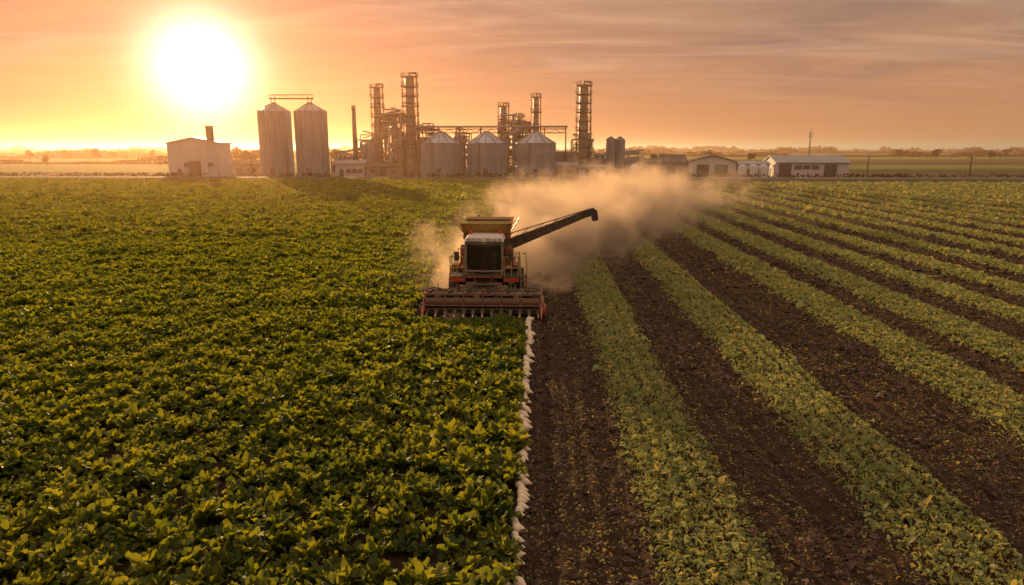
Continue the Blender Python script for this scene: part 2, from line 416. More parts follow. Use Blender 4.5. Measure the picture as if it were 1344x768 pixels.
rowfill(33,60,.50,.48,1.2,-5.8)
rowfill(60,100,.72,.72,1.6,-5.8)
rowfill(100,YEND,1.05,1.05,2.1,-5.8)
pts=np.array(pts)
pts[:,2]*=1+.35*vn(pts[:,0]*.5,pts[:,1]*.5)
pts=pts[(rng.random(len(pts))>.02)|(pts[:,0]>-1.2)]
hx=(pts[:,1]>30.6)&(pts[:,1]<39)&(pts[:,0]>-6.0)
pts=pts[~hx]
vis=(np.abs(pts[:,0]+.037*pts[:,1])<.74*(pts[:,1]*.98+1.6))&(pts[:,1]>10.9)
d=np.hypot(pts[:,0],pts[:,1]); order=np.argsort(np.where(vis,d,1e9))
ind=order[:300]; rest=order[300:]
srcs=[]
for q,kk in enumerate(ind):
    o=bpy.data.objects.new('beet_plant',plantmeshes[q%NV]); COL.objects.link(o)
    o.location=(pts[kk,0],pts[kk,1],-.01); o.rotation_euler=(random.gauss(0,.14),random.gauss(0,.14),random.uniform(0,6.28))
    s=pts[kk,2]; o.scale=(s,s,s*random.uniform(.9,1.2))
    o['label']='leafy green sugar beet plant growing in dense crop'; o['category']='beet plant'; o['group']='sugar beet plants in the unharvested crop'
    if q<NV: srcs.append(o)
R=pts[rest]; me=bpy.data.meshes.new('beet_crop'); n=len(R)
me.vertices.add(n); me.vertices.foreach_set('co',np.stack([R[:,0],R[:,1],np.zeros(n)],-1).astype(np.float32).ravel())
a=me.attributes.new('rot','FLOAT_VECTOR','POINT'); a.data.foreach_set('vector',np.stack([rng.normal(0,.14,n),rng.normal(0,.14,n),rng.uniform(0,6.28,n)],-1).astype(np.float32).ravel())
a=me.attributes.new('scl','FLOAT','POINT'); a.data.foreach_set('value',R[:,2].astype(np.float32))
a=me.attributes.new('idx','INT','POINT'); a.data.foreach_set('value',rng.integers(0,NV,n).astype(np.int32))
me.materials.append(m_beetleaf)
crop=bpy.data.objects.new('beet_crop',me); COL.objects.link(crop)
crop['kind']='stuff'; crop['label']='dense green sugar beet crop waiting for harvest'; crop['category']='crop'
g=bpy.data.node_groups.new('crop_nodes','GeometryNodeTree')
g.interface.new_socket('Geometry',in_out='INPUT',socket_type='NodeSocketGeometry'); g.interface.new_socket('Geometry',in_out='OUTPUT',socket_type='NodeSocketGeometry')
gi=g.nodes.new('NodeGroupInput');go=g.nodes.new('NodeGroupOutput'); jn=g.nodes.new('GeometryNodeJoinGeometry'); ip=g.nodes.new('GeometryNodeInstanceOnPoints')
for s in srcs:
    oi=g.nodes.new('GeometryNodeObjectInfo'); oi.inputs['Object'].default_value=s; oi.inputs['As Instance'].default_value=True; oi.transform_space='ORIGINAL'
    g.links.new(oi.outputs['Geometry'],jn.inputs[0])
def na(name,t):
    q=g.nodes.new('GeometryNodeInputNamedAttribute'); q.data_type=t; q.inputs['Name'].default_value=name; return q.outputs['Attribute']
g.links.new(gi.outputs[0],ip.inputs['Points']); g.links.new(jn.outputs[0],ip.inputs['Instance']); ip.inputs['Pick Instance'].default_value=True
g.links.new(na('idx','INT'),ip.inputs['Instance Index']); g.links.new(na('rot','FLOAT_VECTOR'),ip.inputs['Rotation']); g.links.new(na('scl','FLOAT'),ip.inputs['Scale'])
g.links.new(ip.outputs[0],go.inputs[0])
mod=crop.modifiers.new('crop','NODES'); mod.node_group=g
print('crop instances',n)

# ---------------------------------------------------------------- cut leaf swaths, scraps, clods
def lit(kx,bend):
    v=[];
    for i in range(4):
        t=i/3; wdt=[.14,.34,.30,.06][i]*kx
        zc=.12*bend*math.sin(t*math.pi)
        v+=[(t-.5,-wdt,zc+.08),(t-.5,0,zc),(t-.5,wdt,zc+.08*bend)]
    f=[]
    for i in range(3):
        for j in range(2):
            a=i*3+j; f.append((a,a+1,a+4,a+3))
    return v,f
LV=[lit(1,1),lit(.6,2.2),lit(1.2,-1),lit(.3,1.5),lit(.18,.8),lit(.14,2.5)]
P=[];S=[]
for y0,y1,dn,sz in ((8,24,480,.085),(24,42,240,.12),(42,75,65,.20),(75,115,24,.33),(115,YEND,10,.5)):
    for a,b in STRIPS:
        if a>.80*y1+6: continue
        n=int((b-a+.9)*(y1-y0)*dn)
        xx=(a+b)/2+(b-a)/2*rng.uniform(-1.4,1.4,n); yy=rng.uniform(y0,y1,n)
        edge=(b-a)/2*(1+.22*vn(yy*.8+a*7,yy*0+a)+.24*vn(yy*4+a,yy*0)+rng.normal(0,.12,n))
        keep=(np.abs(xx-(a+b)/2)<edge)&(xx<.80*yy+7)&(rng.random(n)<.8+.8*vn(xx*2.5,yy*2.5))
        xx=xx[keep];yy=yy[keep]; n=len(xx)
        dome=.12*np.clip(1-((xx-(a+b)/2)/((b-a)/2+.2))**2,0,1)
        P.append(np.stack([xx,yy,gz_(xx,yy)+dome*rng.uniform(.2,1,n)+.01+rng.uniform(0,.05,n)],-1)); S.append(sz*np.exp(rng.normal(0,.4,n)))
P=np.concatenate(P);S=np.concatenate(S); V,F=scatter(LV,P,S,.8)
npmesh('cut_leaves',V,F,m_litter,False,'pale green swaths of cut beet leaves on soil','cut leaves','stuff'); print('litter',len(P))
P=[];S=[]
for y0,y1,dn,sz in ((8,22,95,.07),(22,42,46,.09),(42,80,11,.145),(80,130,2.8,.21)):
    x0=-.3; x1=.80*y1+6; n=int((x1-x0)*(y1-y0)*dn)
    xx=rng.uniform(x0,x1,n);yy=rng.uniform(y0,y1,n); k=(xx<.80*yy+7)&(rng.random(n)<.5+1.1*vn(xx*2.2,yy*.15)); xx=xx[k];yy=yy[k];n=len(xx)
    P.append(np.stack([xx,yy,gz_(xx,yy)+.015],-1)); S.append(sz*rng.uniform(.5,1.5,n))
P=np.concatenate(P);S=np.concatenate(S); V,F=scatter(LV,P,S,.4)
npmesh('leaf_scraps',V,F,m_scrap,False,'scattered brown and green leaf scraps on soil','leaf scraps','stuff')
def clod(seed):
    r=random.Random(seed); v=[]; 
    for zz_,rr in ((-.3,.7),(.15,1),(.6,.6)):
        for i in range(5):
            t=i*1.2566+zz_; q=rr*r.uniform(.7,1.2); v.append((q*math.cos(t),q*math.sin(t),zz_*r.uniform(.8,1.2)))
    v.append((0,0,.8))
    f=[(j*5+i,j*5+(i+1)%5,(j+1)*5+(i+1)%5,(j+1)*5+i) for j in range(2) for i in range(5)]
    f+=[(10,11,12,15),(12,13,14,15)]
    return v,f
CV=[clod(i) for i in range(5)]
P=[];S=[]
for y0,y1,dn,sz in ((8,20,90,.034),(20,38,34,.05),(38,75,8,.085)):
    x0=-.4; x1=.80*y1+6; n=int((x1-x0)*(y1-y0)*dn)
    xx=rng.uniform(x0,x1,n);yy=rng.uniform(y0,y1,n); k=(xx<.80*yy+7)&(strip_w(xx)<.5); xx=xx[k];yy=yy[k];n=len(xx)
    P.append(np.stack([xx,yy,gz_(xx,yy)],-1)); S.append(sz*np.exp(rng.normal(0,.5,n)))
P=np.concatenate(P);S=np.concatenate(S); V,F=scatter(CV,P,S,.5)
npmesh('soil_clods',V,F,m_clod,False,'loose brown soil clods on harvested ground','soil clods','stuff'); print('clods',len(P))

# ---------------------------------------------------------------- row of lifted sugar beets
def rootmesh(seed):
    r=random.Random(seed); mb=MB(); n=12; prof=[(0.0,.0),(.05,.004),(.082,.02),(.104,.06),(.110,.10),(.102,.145),(.084,.19),(.062,.235),(.040,.275),(.022,.31),(.002,.335)]
    cx=r.uniform(-.04,.04);cy=r.uniform(-.04,.04); vs=[]
    for rr,z in prof:
        for i in range(n):
            t=2*math.pi*i/n; q=rr*(1+.07*math.sin(2*t+seed)+r.uniform(-.03,.03))
            vs.append((z,q*math.cos(t)+cx*(z/.3)**2,q*math.sin(t)+cy*(z/.3)**2))
    fs=[(j*n+i,j*n+(i+1)%n,(j+1)*n+(i+1)%n,(j+1)*n+i) for j in range(len(prof)-1) for i in range(n)]
    mb.add(vs,fs[n*1:],m_root,True); mb.add(vs,fs[:n*1],m_crown,True)
    me=bpy.data.meshes.new('sugar_beet'); me.from_pydata(mb.v,[],mb.f)
    for m_ in mb.mats: me.materials.append(m_)
    me.polygons.foreach_set('material_index',mb.m); me.polygons.foreach_set('use_smooth',mb.sm); me.update(); return me
RM=[rootmesh(i) for i in range(6)]
y=10.2;k=0
while y<31.2:
    o=bpy.data.objects.new('sugar_beet',RM[k%6]); COL.objects.link(o)
    s=random.uniform(.68,1.0)*(1+.010*(y-10)); x0=-.42+random.uniform(-.08,.06)
    o.location=(x0,y,.085*s+.03); o.rotation_euler=(random.uniform(0,6),math.radians(random.uniform(-4,12)),math.radians(random.uniform(-85,10))); o.scale=(s,s,s)
    o['label']='pale cream sugar beet root lying beside leafy crop'; o['category']='sugar beet'; o['group']='lifted sugar beets along the crop edge'
    y+=random.uniform(.14,.24); k+=1
print('beets',k)

# ---------------------------------------------------------------- combine harvester (faces -Y)
H=thing('combine_harvester','dusty green combine harvester with red header cutting beets','harvester',(-2.6,34.2,0))
hd=MB()
hd.prism([(-1.25,.28),(-1.25,1.02),(-1.45,1.12),(-1.62,1.12),(-1.55,.95),(-1.4,.85),(-1.4,.35),(-2.0,.22),(-2.0,.16)],-2.85,2.85,m_rust)
hd.tube((-2.9,-1.5,1.2),(2.9,-1.5,1.2),.085,m_dusty,n=10)
rr_=random.Random(4)
for i in range(6):
    xa=-2.84+i*.95; dz=rr_.uniform(-.04,.04)
    hd.hexa([(xa,-1.5,1.10),(xa+.92,-1.5,1.10),(xa+.92,-2.0,1.10+dz),(xa,-2.0,1.10+dz)][::-1]+[(xa,-2.0,1.16+dz),(xa+.92,-2.0,1.16+dz),(xa+.92,-1.5,1.16),(xa,-1.5,1.16)],m_dusty if i%3 else m_rust)
    hd.box((xa+.2,-1.95,1.17+dz),(xa+.34,-1.6,1.29+dz),m_black); hd.tube((xa+.6,-1.9,1.2),(xa+.6,-1.35,1.48),.035,m_steeld,n=6)
    hd.path([(xa+.1,-1.55,1.25),(xa+.4,-1.62,1.36),(xa+.85,-1.52,1.26)],.03,m_black)
    hd.box((xa+.5,-2.06,.86),(xa+.8,-2.02,1.1),m_black if i%2 else m_dusty)
hd.box((-2.86,-1.2,.55),(2.86,-1.1,.7),m_black)
for sx in(-1,1):
    hd.prism([(-1.1,.25),(-1.1,1.15),(-1.55,1.25),(-2.1,.95),(-2.75,.28),(-2.6,.15)],sx*2.84-.035,sx*2.84+.035,m_red)
    hd.tube((sx*2.84,-2.3,.5),(sx*2.84,-3.0,.14),.11,m_red,r1=.02,n=8)
for i in range(-5,6): hd.box((i*.52-.02,-1.62,.25),(i*.52+.02,-1.255,1.14),m_rust)
header=hd.build('header',H,bevel=.01)
rl=MB()
rl.tube((-2.8,-2.05,.72),(2.8,-2.05,.72),.17,m_rust,n=14)
for k in range(6):
    a=k*math.pi/3+.3; cy,cz=-2.05+.34*math.cos(a),.72+.34*math.sin(a)
    rl.tube((-2.8,cy,cz),(2.8,cy,cz),.035,m_rust if k%2 else m_dusty,n=6)
    for i in range(36):
        xx=-2.72+i*.155; rl.tube((xx,cy,cz),(xx+rr_.uniform(-.03,.03),cy-.05,cz-.16),.012,m_steeld,n=4)
for i in range(7):
    xx=-2.78+i*.9266
    for k in range(6):
        a=k*math.pi/3+.3; rl.beam((xx,-2.05,.72),(xx,-2.05+.36*math.cos(a),.72+.36*math.sin(a)),.05,m_rust)
rl.build('reel',header)
au=MB(); au.tube((-2.8,-1.72,.48),(2.8,-1.72,.48),.12,m_black,n=12)
for sgn in(-1,1):
    prev=None
    for i in range(110):
        t=i/109; xx=sgn*(2.75-2.1*t); a=t*math.pi*2*5.5*sgn
        p=(xx,-1.72+.25*math.cos(a),.48+.25*math.sin(a)); q=(xx,-1.72+.11*math.cos(a),.48+.11*math.sin(a))
        if prev: au.add([prev[0],p,q,prev[1]],[(0,1,2,3)],m_blade,True)
        prev=(p,q)
au.build('auger_drum',header)
for i in range(13):
    xx=-2.7+i*.45; dv=MB()
    dv.tube((xx,-2.1,.3),(xx,-2.5,.16),.12,m_dusty,r1=.05,n=8); dv.tube((xx,-2.5,.16),(xx,-2.6,.1),.05,m_cream,r1=.02,n=8); dv.box((xx-.035,-2.2,.12),(xx+.035,-1.95,.28),m_rust)
    dv.build('row_divider',header)
for sx,mt in((1,m_yel),(-1,m_rust)):
    wh=MB(); c=(sx*2.98,-1.9,.33)
    wh.lathe(c,[(.12,-.07),(.27,-.08),(.33,-.05),(.33,.05),(.27,.08),(.12,.07)],m_red if sx>0 else m_tyre,n=22,axis='X')
    wh.lathe(c,[(.0,-.08),(.1,-.08),(.2,-.04),(.2,.04),(.1,.08),(.0,.08)],mt,n=16,axis='X')
    wh.beam((sx*2.98,-1.9,.33),(sx*2.9,-1.35,.9),.07,m_yel); wh.build('gauge_wheel',header)
fh=MB(); fh.hexa([(-.62,-1.25,.35),(.62,-1.25,.35),(.62,.3,1.2),(-.62,.3,1.2),(-.62,-1.35,1.0),(.62,-1.35,1.0),(.62,.2,1.95),(-.62,.2,1.95)],m_green)
for s in(-1,1):
    fh.tube((s*.5,-1.3,.55),(s*.85,.2,1.1),.06,m_blade,n=8)
    fh.beam((s*.75,-1.45,1.15),(s*.75,-2.05,.82),.1,m_red); fh.beam((s*1.3,-1.45,1.15),(s*2.0,-2.05,.82),.07,m_rust)
fh.box((-1.2,-1.42,1.16),(1.2,-1.2,1.40),m_dusty)
fh.box((-.85,-1.40,1.40),(-.35,-1.22,1.56),m_dusty); fh.box((.1,-1.38,1.40),(.9,-1.2,1.52),m_rust)
for i in range(-2,3): fh.box((i*.28-.03,-1.30,1.0),(i*.28+.03,.0,1.06),m_rust,rot=(math.radians(32),0,0))
fh.tube((-.5,-1.5,1.46),(.5,-1.5,1.46),.07,m_black)
for s in(-.45,.45): fh.box((s-.1,-1.47,1.22),(s+.1,-1.42,1.33),m_lamp)
fh.path([(-.3,-1.45,1.4),(-.45,-1.2,1.7),(-.4,-.7,1.75)],.03,m_black); fh.path([(.25,-1.45,1.4),(.4,-1.2,1.75),(.35,-.7,1.8)],.03,m_black)
fh.build('feeder_house',H,bevel=.015)
bd=MB()
bd.hexa([(-1.35,.5,1.25),(1.35,.5,1.25),(1.25,5.6,1.35),(-1.25,5.6,1.35),(-1.35,.9,3.1),(1.35,.9,3.1),(1.25,5.4,2.75),(-1.25,5.4,2.75)],m_green)
bd.box((-1.42,.6,1.9),(-1.36,4.8,2.2),m_red); bd.box((1.36,.6,1.9),(1.42,4.8,2.2),m_red)
for s in(-1,1):
    xa,xb=sorted((s*.97,s*1.33)); bd.box((xa,.35,1.9),(xb,.7,2.55),m_red); bd.box((xa,.40,2.62),(xb,.75,3.0),m_red)
    bd.box((xa+.05,.30,2.0),(xb-.05,.345,2.12),m_cream)
    xa,xb=sorted((s*1.36,s*1.75)); bd.box((xa,.45,2.0),(xb,1.6,2.12),m_red)
bd.box((-1.2,.2,.95),(1.2,1.1,1.35),m_black); bd.box((-.5,.6,.6),(.5,4.8,1.3),m_black)
bd.hexa([(-1.1,3.3,2.9),(1.1,3.3,2.9),(1.0,5.2,2.7),(-1.0,5.2,2.7),(-1.0,3.4,3.55),(1.0,3.4,3.55),(.9,5.1,3.4),(-.9,5.1,3.4)],m_green)
for i in range(7): bd.box((-.8+i*.24,3.28,3.0),(-.7+i*.24,3.32,3.45),m_black)
bd.build('body',H,bevel=.03)
ex=MB(); ex.tube((-.7,4,3.4),(-.7,4,4.15),.08,m_steeld); ex.tube((-.7,4,4.15),(-.7,4.15,4.3),.08,m_steeld); ex.build('exhaust_pipe',H)
hp=MB(); z0,z1=3.05,3.75
hp.hexa([(-1.15,1.0,z0),(1.15,1.0,z0),(1.15,3.2,z0),(-1.15,3.2,z0),(-1.2,.95,z1),(1.2,.95,z1),(1.2,3.3,z1),(-1.2,3.3,z1)],m_green)
def panel(a,b,c_,d_,mat,t=.04):
    a,b,c_,d_=map(Vector,(a,b,c_,d_)); nn=(b-a).cross(d_-a).normalized()*t
    hp.hexa([a,b,c_,d_,a+nn,b+nn,c_+nn,d_+nn],mat)
panel((-1.2,.95,z1),(1.2,.95,z1),(1.32,.62,4.22),(-1.32,.62,4.22),m_gold)
panel((-1.2,3.3,z1),(-1.2,.95,z1),(-1.75,.85,4.48),(-1.72,3.4,4.4),m_gold)
panel((1.2,.95,z1),(1.2,3.3,z1),(1.62,3.4,4.35),(1.66,.85,4.42),m_gold)
panel((1.2,3.3,z1),(-1.2,3.3,z1),(-1.32,3.6,4.3),(1.32,3.6,4.3),m_gold)
for i in range(-3,4): hp.beam((i*.36,.93,z1+.02),(i*.39,.58,4.22),.035,m_rust)
hp.tube((-1.34,.6,4.24),(1.34,.6,4.24),.035,m_yel); hp.tube((-1.2,1.9,4.3),(1.2,1.9,4.3),.05,m_steeld)
hp.beam((-1.3,.62,4.24),(-1.74,.85,4.48),.04,m_yel); hp.beam((1.3,.62,4.24),(1.65,.85,4.42),.04,m_yel)
hp.box((-1.22,.9,3.42),(1.22,.95,3.62),m_red)
hp.build('grain_tank',H)
cb_=MB()
cb_.box((-.92,-.85,1.72),(.92,.85,1.86),m_black); cb_.box((-.9,-.90,1.80),(.9,-.80,2.0),m_green); cb_.box((-.9,-.93,1.70),(.9,-.87,1.79),m_red)
for s in(-1,1):
    cb_.beam((s*.88,-.86,1.85),(s*.92,-.96,2.6),.12,m_frame); cb_.beam((s*.92,-.96,2.6),(s*.88,-.91,3.5),.12,m_frame)
    cb_.beam((s*.9,.8,1.85),(s*.88,.8,3.5),.08,m_frame); cb_.beam((s*.9,-.05,1.85),(s*.9,-.05,3.5),.06,m_frame)
cb_.path([(-.88,-.93,2.06),(0,-1.08,2.06),(.88,-.93,2.06)],.05,m_frame); cb_.path([(-.88,-.94,3.42),(0,-1.08,3.42),(.88,-.94,3.42)],.05,m_frame)
cb_.box((-.88,.76,1.86),(.88,.84,2.6),m_frame)
cab=cb_.build('cab',H,bevel=.01)
gl=MB(); n=8; top=[];mid=[];bot=[]
for i in range(n+1):
    u=-1+2*i/n; bow=.16*(1-u*u)
    bot.append((u*.84,-.80-bow*.8,1.9)); mid.append((u*.88,-.90-bow,2.6)); top.append((u*.84,-.84-bow*.8,3.48))
gl.add(bot+mid+top,[(r*(n+1)+i,r*(n+1)+i+1,(r+1)*(n+1)+i+1,(r+1)*(n+1)+i) for r in range(2) for i in range(n)],m_glass,True)
gl.build('windshield',cab)
for s in(-1,1):
    g_=MB(); g_.hexa([(s*.86,-.78,1.9),(s*.87,-.78,1.9),(s*.88,.76,1.9),(s*.87,.76,1.9),(s*.87,-.84,3.48),(s*.88,-.84,3.48),(s*.88,.76,3.48),(s*.87,.76,3.48)],m_glass); g_.build('side_window',cab)
wp=MB(); wp.tube((.1,-1.08,2.05),(.45,-1.09,2.7),.015,m_black); wp.build('wiper',cab)
st=MB(); st.box((-.28,.1,1.9),(.28,.55,2.35),m_red); st.box((-.26,.5,2.3),(.26,.65,3.0),m_red); st.build('seat',cab,bevel=.04)
sw=MB(); sw.tube((0,-.35,1.9),(0,-.25,2.5),.04,m_frame); sw.lathe((0,-.25,2.5),[(.17,-.015),(.2,0),(.17,.015),(.15,0),(.17,-.015)],m_frame,n=18); sw.box((.35,-.5,2.0),(.6,-.2,2.7),m_frame); sw.build('steering_wheel',cab)
rf=MB(); rf.hexa([(-.98,-1.12,3.5),(.98,-1.12,3.5),(1.0,.95,3.5),(-1.0,.95,3.5),(-.85,-.98,3.76),(.85,-.98,3.76),(.88,.85,3.76),(-.88,.85,3.76)],m_cream)
roof=rf.build('cab_roof',cab,bevel=.05)
for xx in(-.78,-.5,-.22,.22,.5,.78):
    l=MB(); l.box((xx-.09,-1.17,3.55),(xx+.09,-1.08,3.67),m_black); l.box((xx-.07,-1.19,3.565),(xx+.07,-1.172,3.655),m_lamp); l.build('work_light',roof)
for s in(-1,1):
    bc=MB(); bc.lathe((s*.75,.2,3.76),[(.07,0),(.07,.12),(.045,.17),(.001,.18)],m_lampred,n=12); bc.build('beacon',roof)
    mr=MB(); mr.path([(s*.9,-.9,3.3),(s*1.25,-1.15,3.2),(s*1.32,-1.15,2.6)],.02,m_black); mr.box((s*1.32-.11,-1.19,2.6),(s*1.32+.11,-1.13,3.05),m_black); mr.build('mirror',cab,bevel=.02)
for s in(-1,1):
    pf=MB(); xa,xb=sorted((s*.95,s*1.72))
    pf.box((xa,-.85,1.70),(xb,1.0,1.77),m_steeld)
    for yy in(-.85,-.1,.95): pf.tube((s*1.7,yy,1.75),(s*1.7,yy,2.75),.03,m_yel)
    pf.tube((s*1.0,-.85,1.75),(s*1.0,-.85,2.7),.03,m_yel); pf.tube((s*1.35,-.85,1.75),(s*1.35,-.85,2.7),.025,m_yel)
    for zz_ in(2.2,2.75):
        pf.path([(s*1.0,-.85,zz_),(s*1.7,-.85,zz_),(s*1.7,.95,zz_)],.03,m_yel)
    pf.box((xa,-.9,1.5),(xb,-.86,1.7),m_red)
    plat=pf.build('platform',H)
    hl=MB(); hl.box((s*1.42-.13,-.96,1.52),(s*1.42+.13,-.905,1.68),m_lampred); hl.build('marker_light',H)
ld=MB()
for xx in(1.78,2.1):
    ld.beam((xx+.05,-.2,.5),(xx-.05,.0,1.75),.05,m_black)
    ld.path([(xx+.04,-.35,.9),(xx,-.1,2.0),(xx-.05,.1,2.8),(xx-.2,.3,2.75)],.028,m_yel)
for i in range(5): t=i/4.5; ld.box((1.78,-.27+.2*t,.55+1.2*t),(2.1,-.05+.2*t,.59+1.2*t),m_steeld)
ld.build('ladder',H)
sd_=MB()
sd_.box((-1.55,.2,1.25),(-1.0,1.0,1.68),m_black); sd_.lathe((1.3,.1,1.45),[(.001,-.35),(.2,-.35),(.2,.35),(.001,.35)],m_cream,n=14,axis='Y')
sd_.path([(.95,-.6,1.4),(1.2,-.7,1.1),(.8,-1.1,1.0)],.03,m_black); sd_.build('hydraulic_tank',H,bevel=.02)
def wheel(x,y,r,wd):
    t=MB(); t.lathe((x,y,r),[(r*.55,-wd/2),(r*.9,-wd/2),(r*.97,-wd*.4),(r*.97,wd*.4),(r*.9,wd/2),(r*.55,wd/2)],m_tyre,n=32,axis='X')
    for k in range(22):
        a=2*math.pi*k/22
        for s in(-1,1):
            a2=a+(.14 if s>0 else 0)
            p0=(x+s*wd*.48,y+r*.95*math.cos(a2),r+r*.95*math.sin(a2)); p1=(x,y+r*1.0*math.cos(a2+.12),r+r*1.0*math.sin(a2+.12)); t.beam(p0,p1,.06,m_tyre)
    e=bpy.data.objects.new('wheel',None); COL.objects.link(e); e.parent=H
    t.build('tyre',e)
    rm=MB(); rm.lathe((x,y,r),[(.001,-wd*.2),(r*.2,-wd*.25),(r*.3,-wd*.1),(r*.55,-wd*.45),(r*.56,wd*.45),(r*.3,wd*.1),(r*.2,wd*.25),(.001,wd*.2)],m_yel,n=24,axis='X'); rm.build('rim',e)
wheel(-1.62,1.0,.95,.62); wheel(1.62,1.0,.95,.62); wheel(-1.35,4.9,.65,.45); wheel(1.35,4.9,.65,.45)
ua=MB(); A=Vector((1.1,1.9,3.0)); B=Vector((5.2,1.7,4.68))
ua.tube((1.05,1.9,2.5),(1.05,1.9,3.15),.3,m_arm,n=14)
d_=(B-A).normalized(); up=Vector((-d_.z,0,d_.x))
def sec(p,h,wd): return [p-up*h+Vector((0,-wd,0)),p-up*h+Vector((0,wd,0)),p+up*h+Vector((0,wd,0)),p+up*h+Vector((0,-wd,0))]
s0=sec(A,.28,.2); s1=sec(B,.17,.16)
ua.add(s0+s1,[(0,1,2,3),(7,6,5,4),(0,4,5,1),(1,5,6,2),(2,6,7,3),(3,7,4,0)],m_arm)
for i in range(9):
    t=i/8; p=A.lerp(B,t); h=.28+(.17-.28)*t; q=sec(p,h+.03,.2-.03*t)
    q2=[v_+d_*.05 for v_ in q]; ua.add(q+q2,[(0,3,2,1),(4,5,6,7),(0,1,5,4),(1,2,6,5),(2,3,7,6),(3,0,4,7)],m_dusty)
ua.tube(A+up*.55-d_*.1,B+up*.18,.03,m_dusty); 
for i in range(5):
    t=i/5; ua.tube(A.lerp(B,t)+up*.25,(A+up*.55).lerp(B+up*.18,t+.1),.018,m_steeld,n=5)
ua.tube((1.05,1.9,2.9),A.lerp(B,.35)-up*.2,.05,m_blade)
arm=ua.build('unloading_auger',H,bevel=.01)
PS=((-.2,.16),(.30,.30),(.52,.16),(.60,-.34),(.30,-.40),(.22,-.12),(-.12,-.22))
sp_=MB(); sp_.add([B+Vector((a_,-.2,b_)) for a_,b_ in PS]+[B+Vector((a_,.2,b_)) for a_,b_ in PS],
   [tuple(range(7))[::-1],tuple(range(7,14))]+[(i,(i+1)%7,7+(i+1)%7,7+i) for i in range(7)],m_black)
sp_.build('discharge_spout',arm,bevel=.008)

# ---------------------------------------------------------------- processing plant
def gx(p,Y=200): return Y*math.tan(math.atan((p-672)/896/1.0185)-YAW)
def gz(p,Y=200): return 8+(195-p)*.212*Y/200
def silo(c,Yc,rpx,eave,apex,label,group,n=60,mat=m_steel):
    x=gx(c,Yc); r=rpx*.2202*Yc/200; ze=gz(eave,Yc); za=gz(apex,Yc)
    T=thing('storage_silo',label,'silo',(x,Yc,0),group)
    b=MB(); b.lathe((0,0,0),[(r*1.02,0),(r*1.02,.5)],m_conc,n=n); 
    b.lathe((0,0,0),[(r,.3),(r,ze)],mat,n=n,smooth=False,rib=.035); b.build('wall',T)
    rg_=MB(); k=int(ze/2.6)
    for i in range(1,k+1): rg_.lathe((0,0,i*ze/k),[(r*1.0,-.05),(r*1.04,-.04),(r*1.04,.04),(r*1.0,.05)],m_steel,n=n)
    rg_.build('hoop',T)
    b=MB(); b.lathe((0,0,0),[(r*1.06,ze-.1),(r*.12,za-.3),(r*.12,za),(.01,za+.15)],mat,n=n,smooth=False,rib=-.02)
    for i in range(12):
        a=i*math.pi/6; b.tube((r*1.03*math.cos(a),r*1.03*math.sin(a),ze+.05),(r*.12*math.cos(a),r*.12*math.sin(a),za-.1),.07,m_steeld,n=4)
    b.build('roof',T)
    b=MB(); a=-1.9
    for s in(-.25,.25): b.tube((r*1.06*math.cos(a)+s,r*1.06*math.sin(a),.3),(r*1.06*math.cos(a)+s,r*1.06*math.sin(a),ze+.5),.06,m_steeld,n=4)
    for i in range(int(ze/.6)): b.tube((r*1.06*math.cos(a)-.25,r*1.06*math.sin(a),.5+i*.6),(r*1.06*math.cos(a)+.25,r*1.06*math.sin(a),.5+i*.6),.03,m_steeld,n=4)
    b.build('ladder',T)
    b=MB(); b.box((-.6,-r*1.04-.1,.3),(.6,-r*.97,2.6),m_door); b.build('door',T)
    return T
silo(364,198,20.5,146,134,'tall ribbed steel silo beside its twin','tall twin steel silos',44)
silo(411,198,20.5,146,134,'tall ribbed steel silo joined by catwalk','tall twin steel silos',44)
for c in(579,639,703): silo(c,196,25.5,188,172,'squat corrugated steel silo with cone roof','squat cone-roofed steel silos',52)
silo(801,204,6,183,179,'slim pale grey silo beside process plant','small slim silos',24)
silo(813,205,6.5,184,179,'slim pale grey silo beside process plant','small slim silos',24)
silo(786,206,7,205,201,'short pale tank beside slim silos','small slim silos',24)
silo(488,210,11,190,183,'medium grey storage tank behind low buildings','medium tanks',30)
silo(527,213,9,178,172,'medium grey storage tank among pipework','medium tanks',30)
b=MB(); xa,xb=gx(364,198),gx(411,198); zt=gz(130,198)
for xx in(xa,xb):
    for s in(-.5,.5): b.beam((xx+s,198,gz(137,198)),(xx+s,198,zt+.6),.16,m_steeld)
b.box((xa-1,197.4,zt),(xb+1,198.6,zt+.3),m_steeld)
for yy in(197.4,198.6):
    b.tube((xa-1,yy,zt+1.2),(xb+1,yy,zt+1.2),.07,m_steeld)
    for i in range(9): xx=xa-1+(xb-xa+2)*i/8; b.tube((xx,yy,zt),(xx,yy,zt+1.2),.05,m_steeld)
b.build('catwalk',label='steel catwalk bridging two tall silos',cat='catwalk')

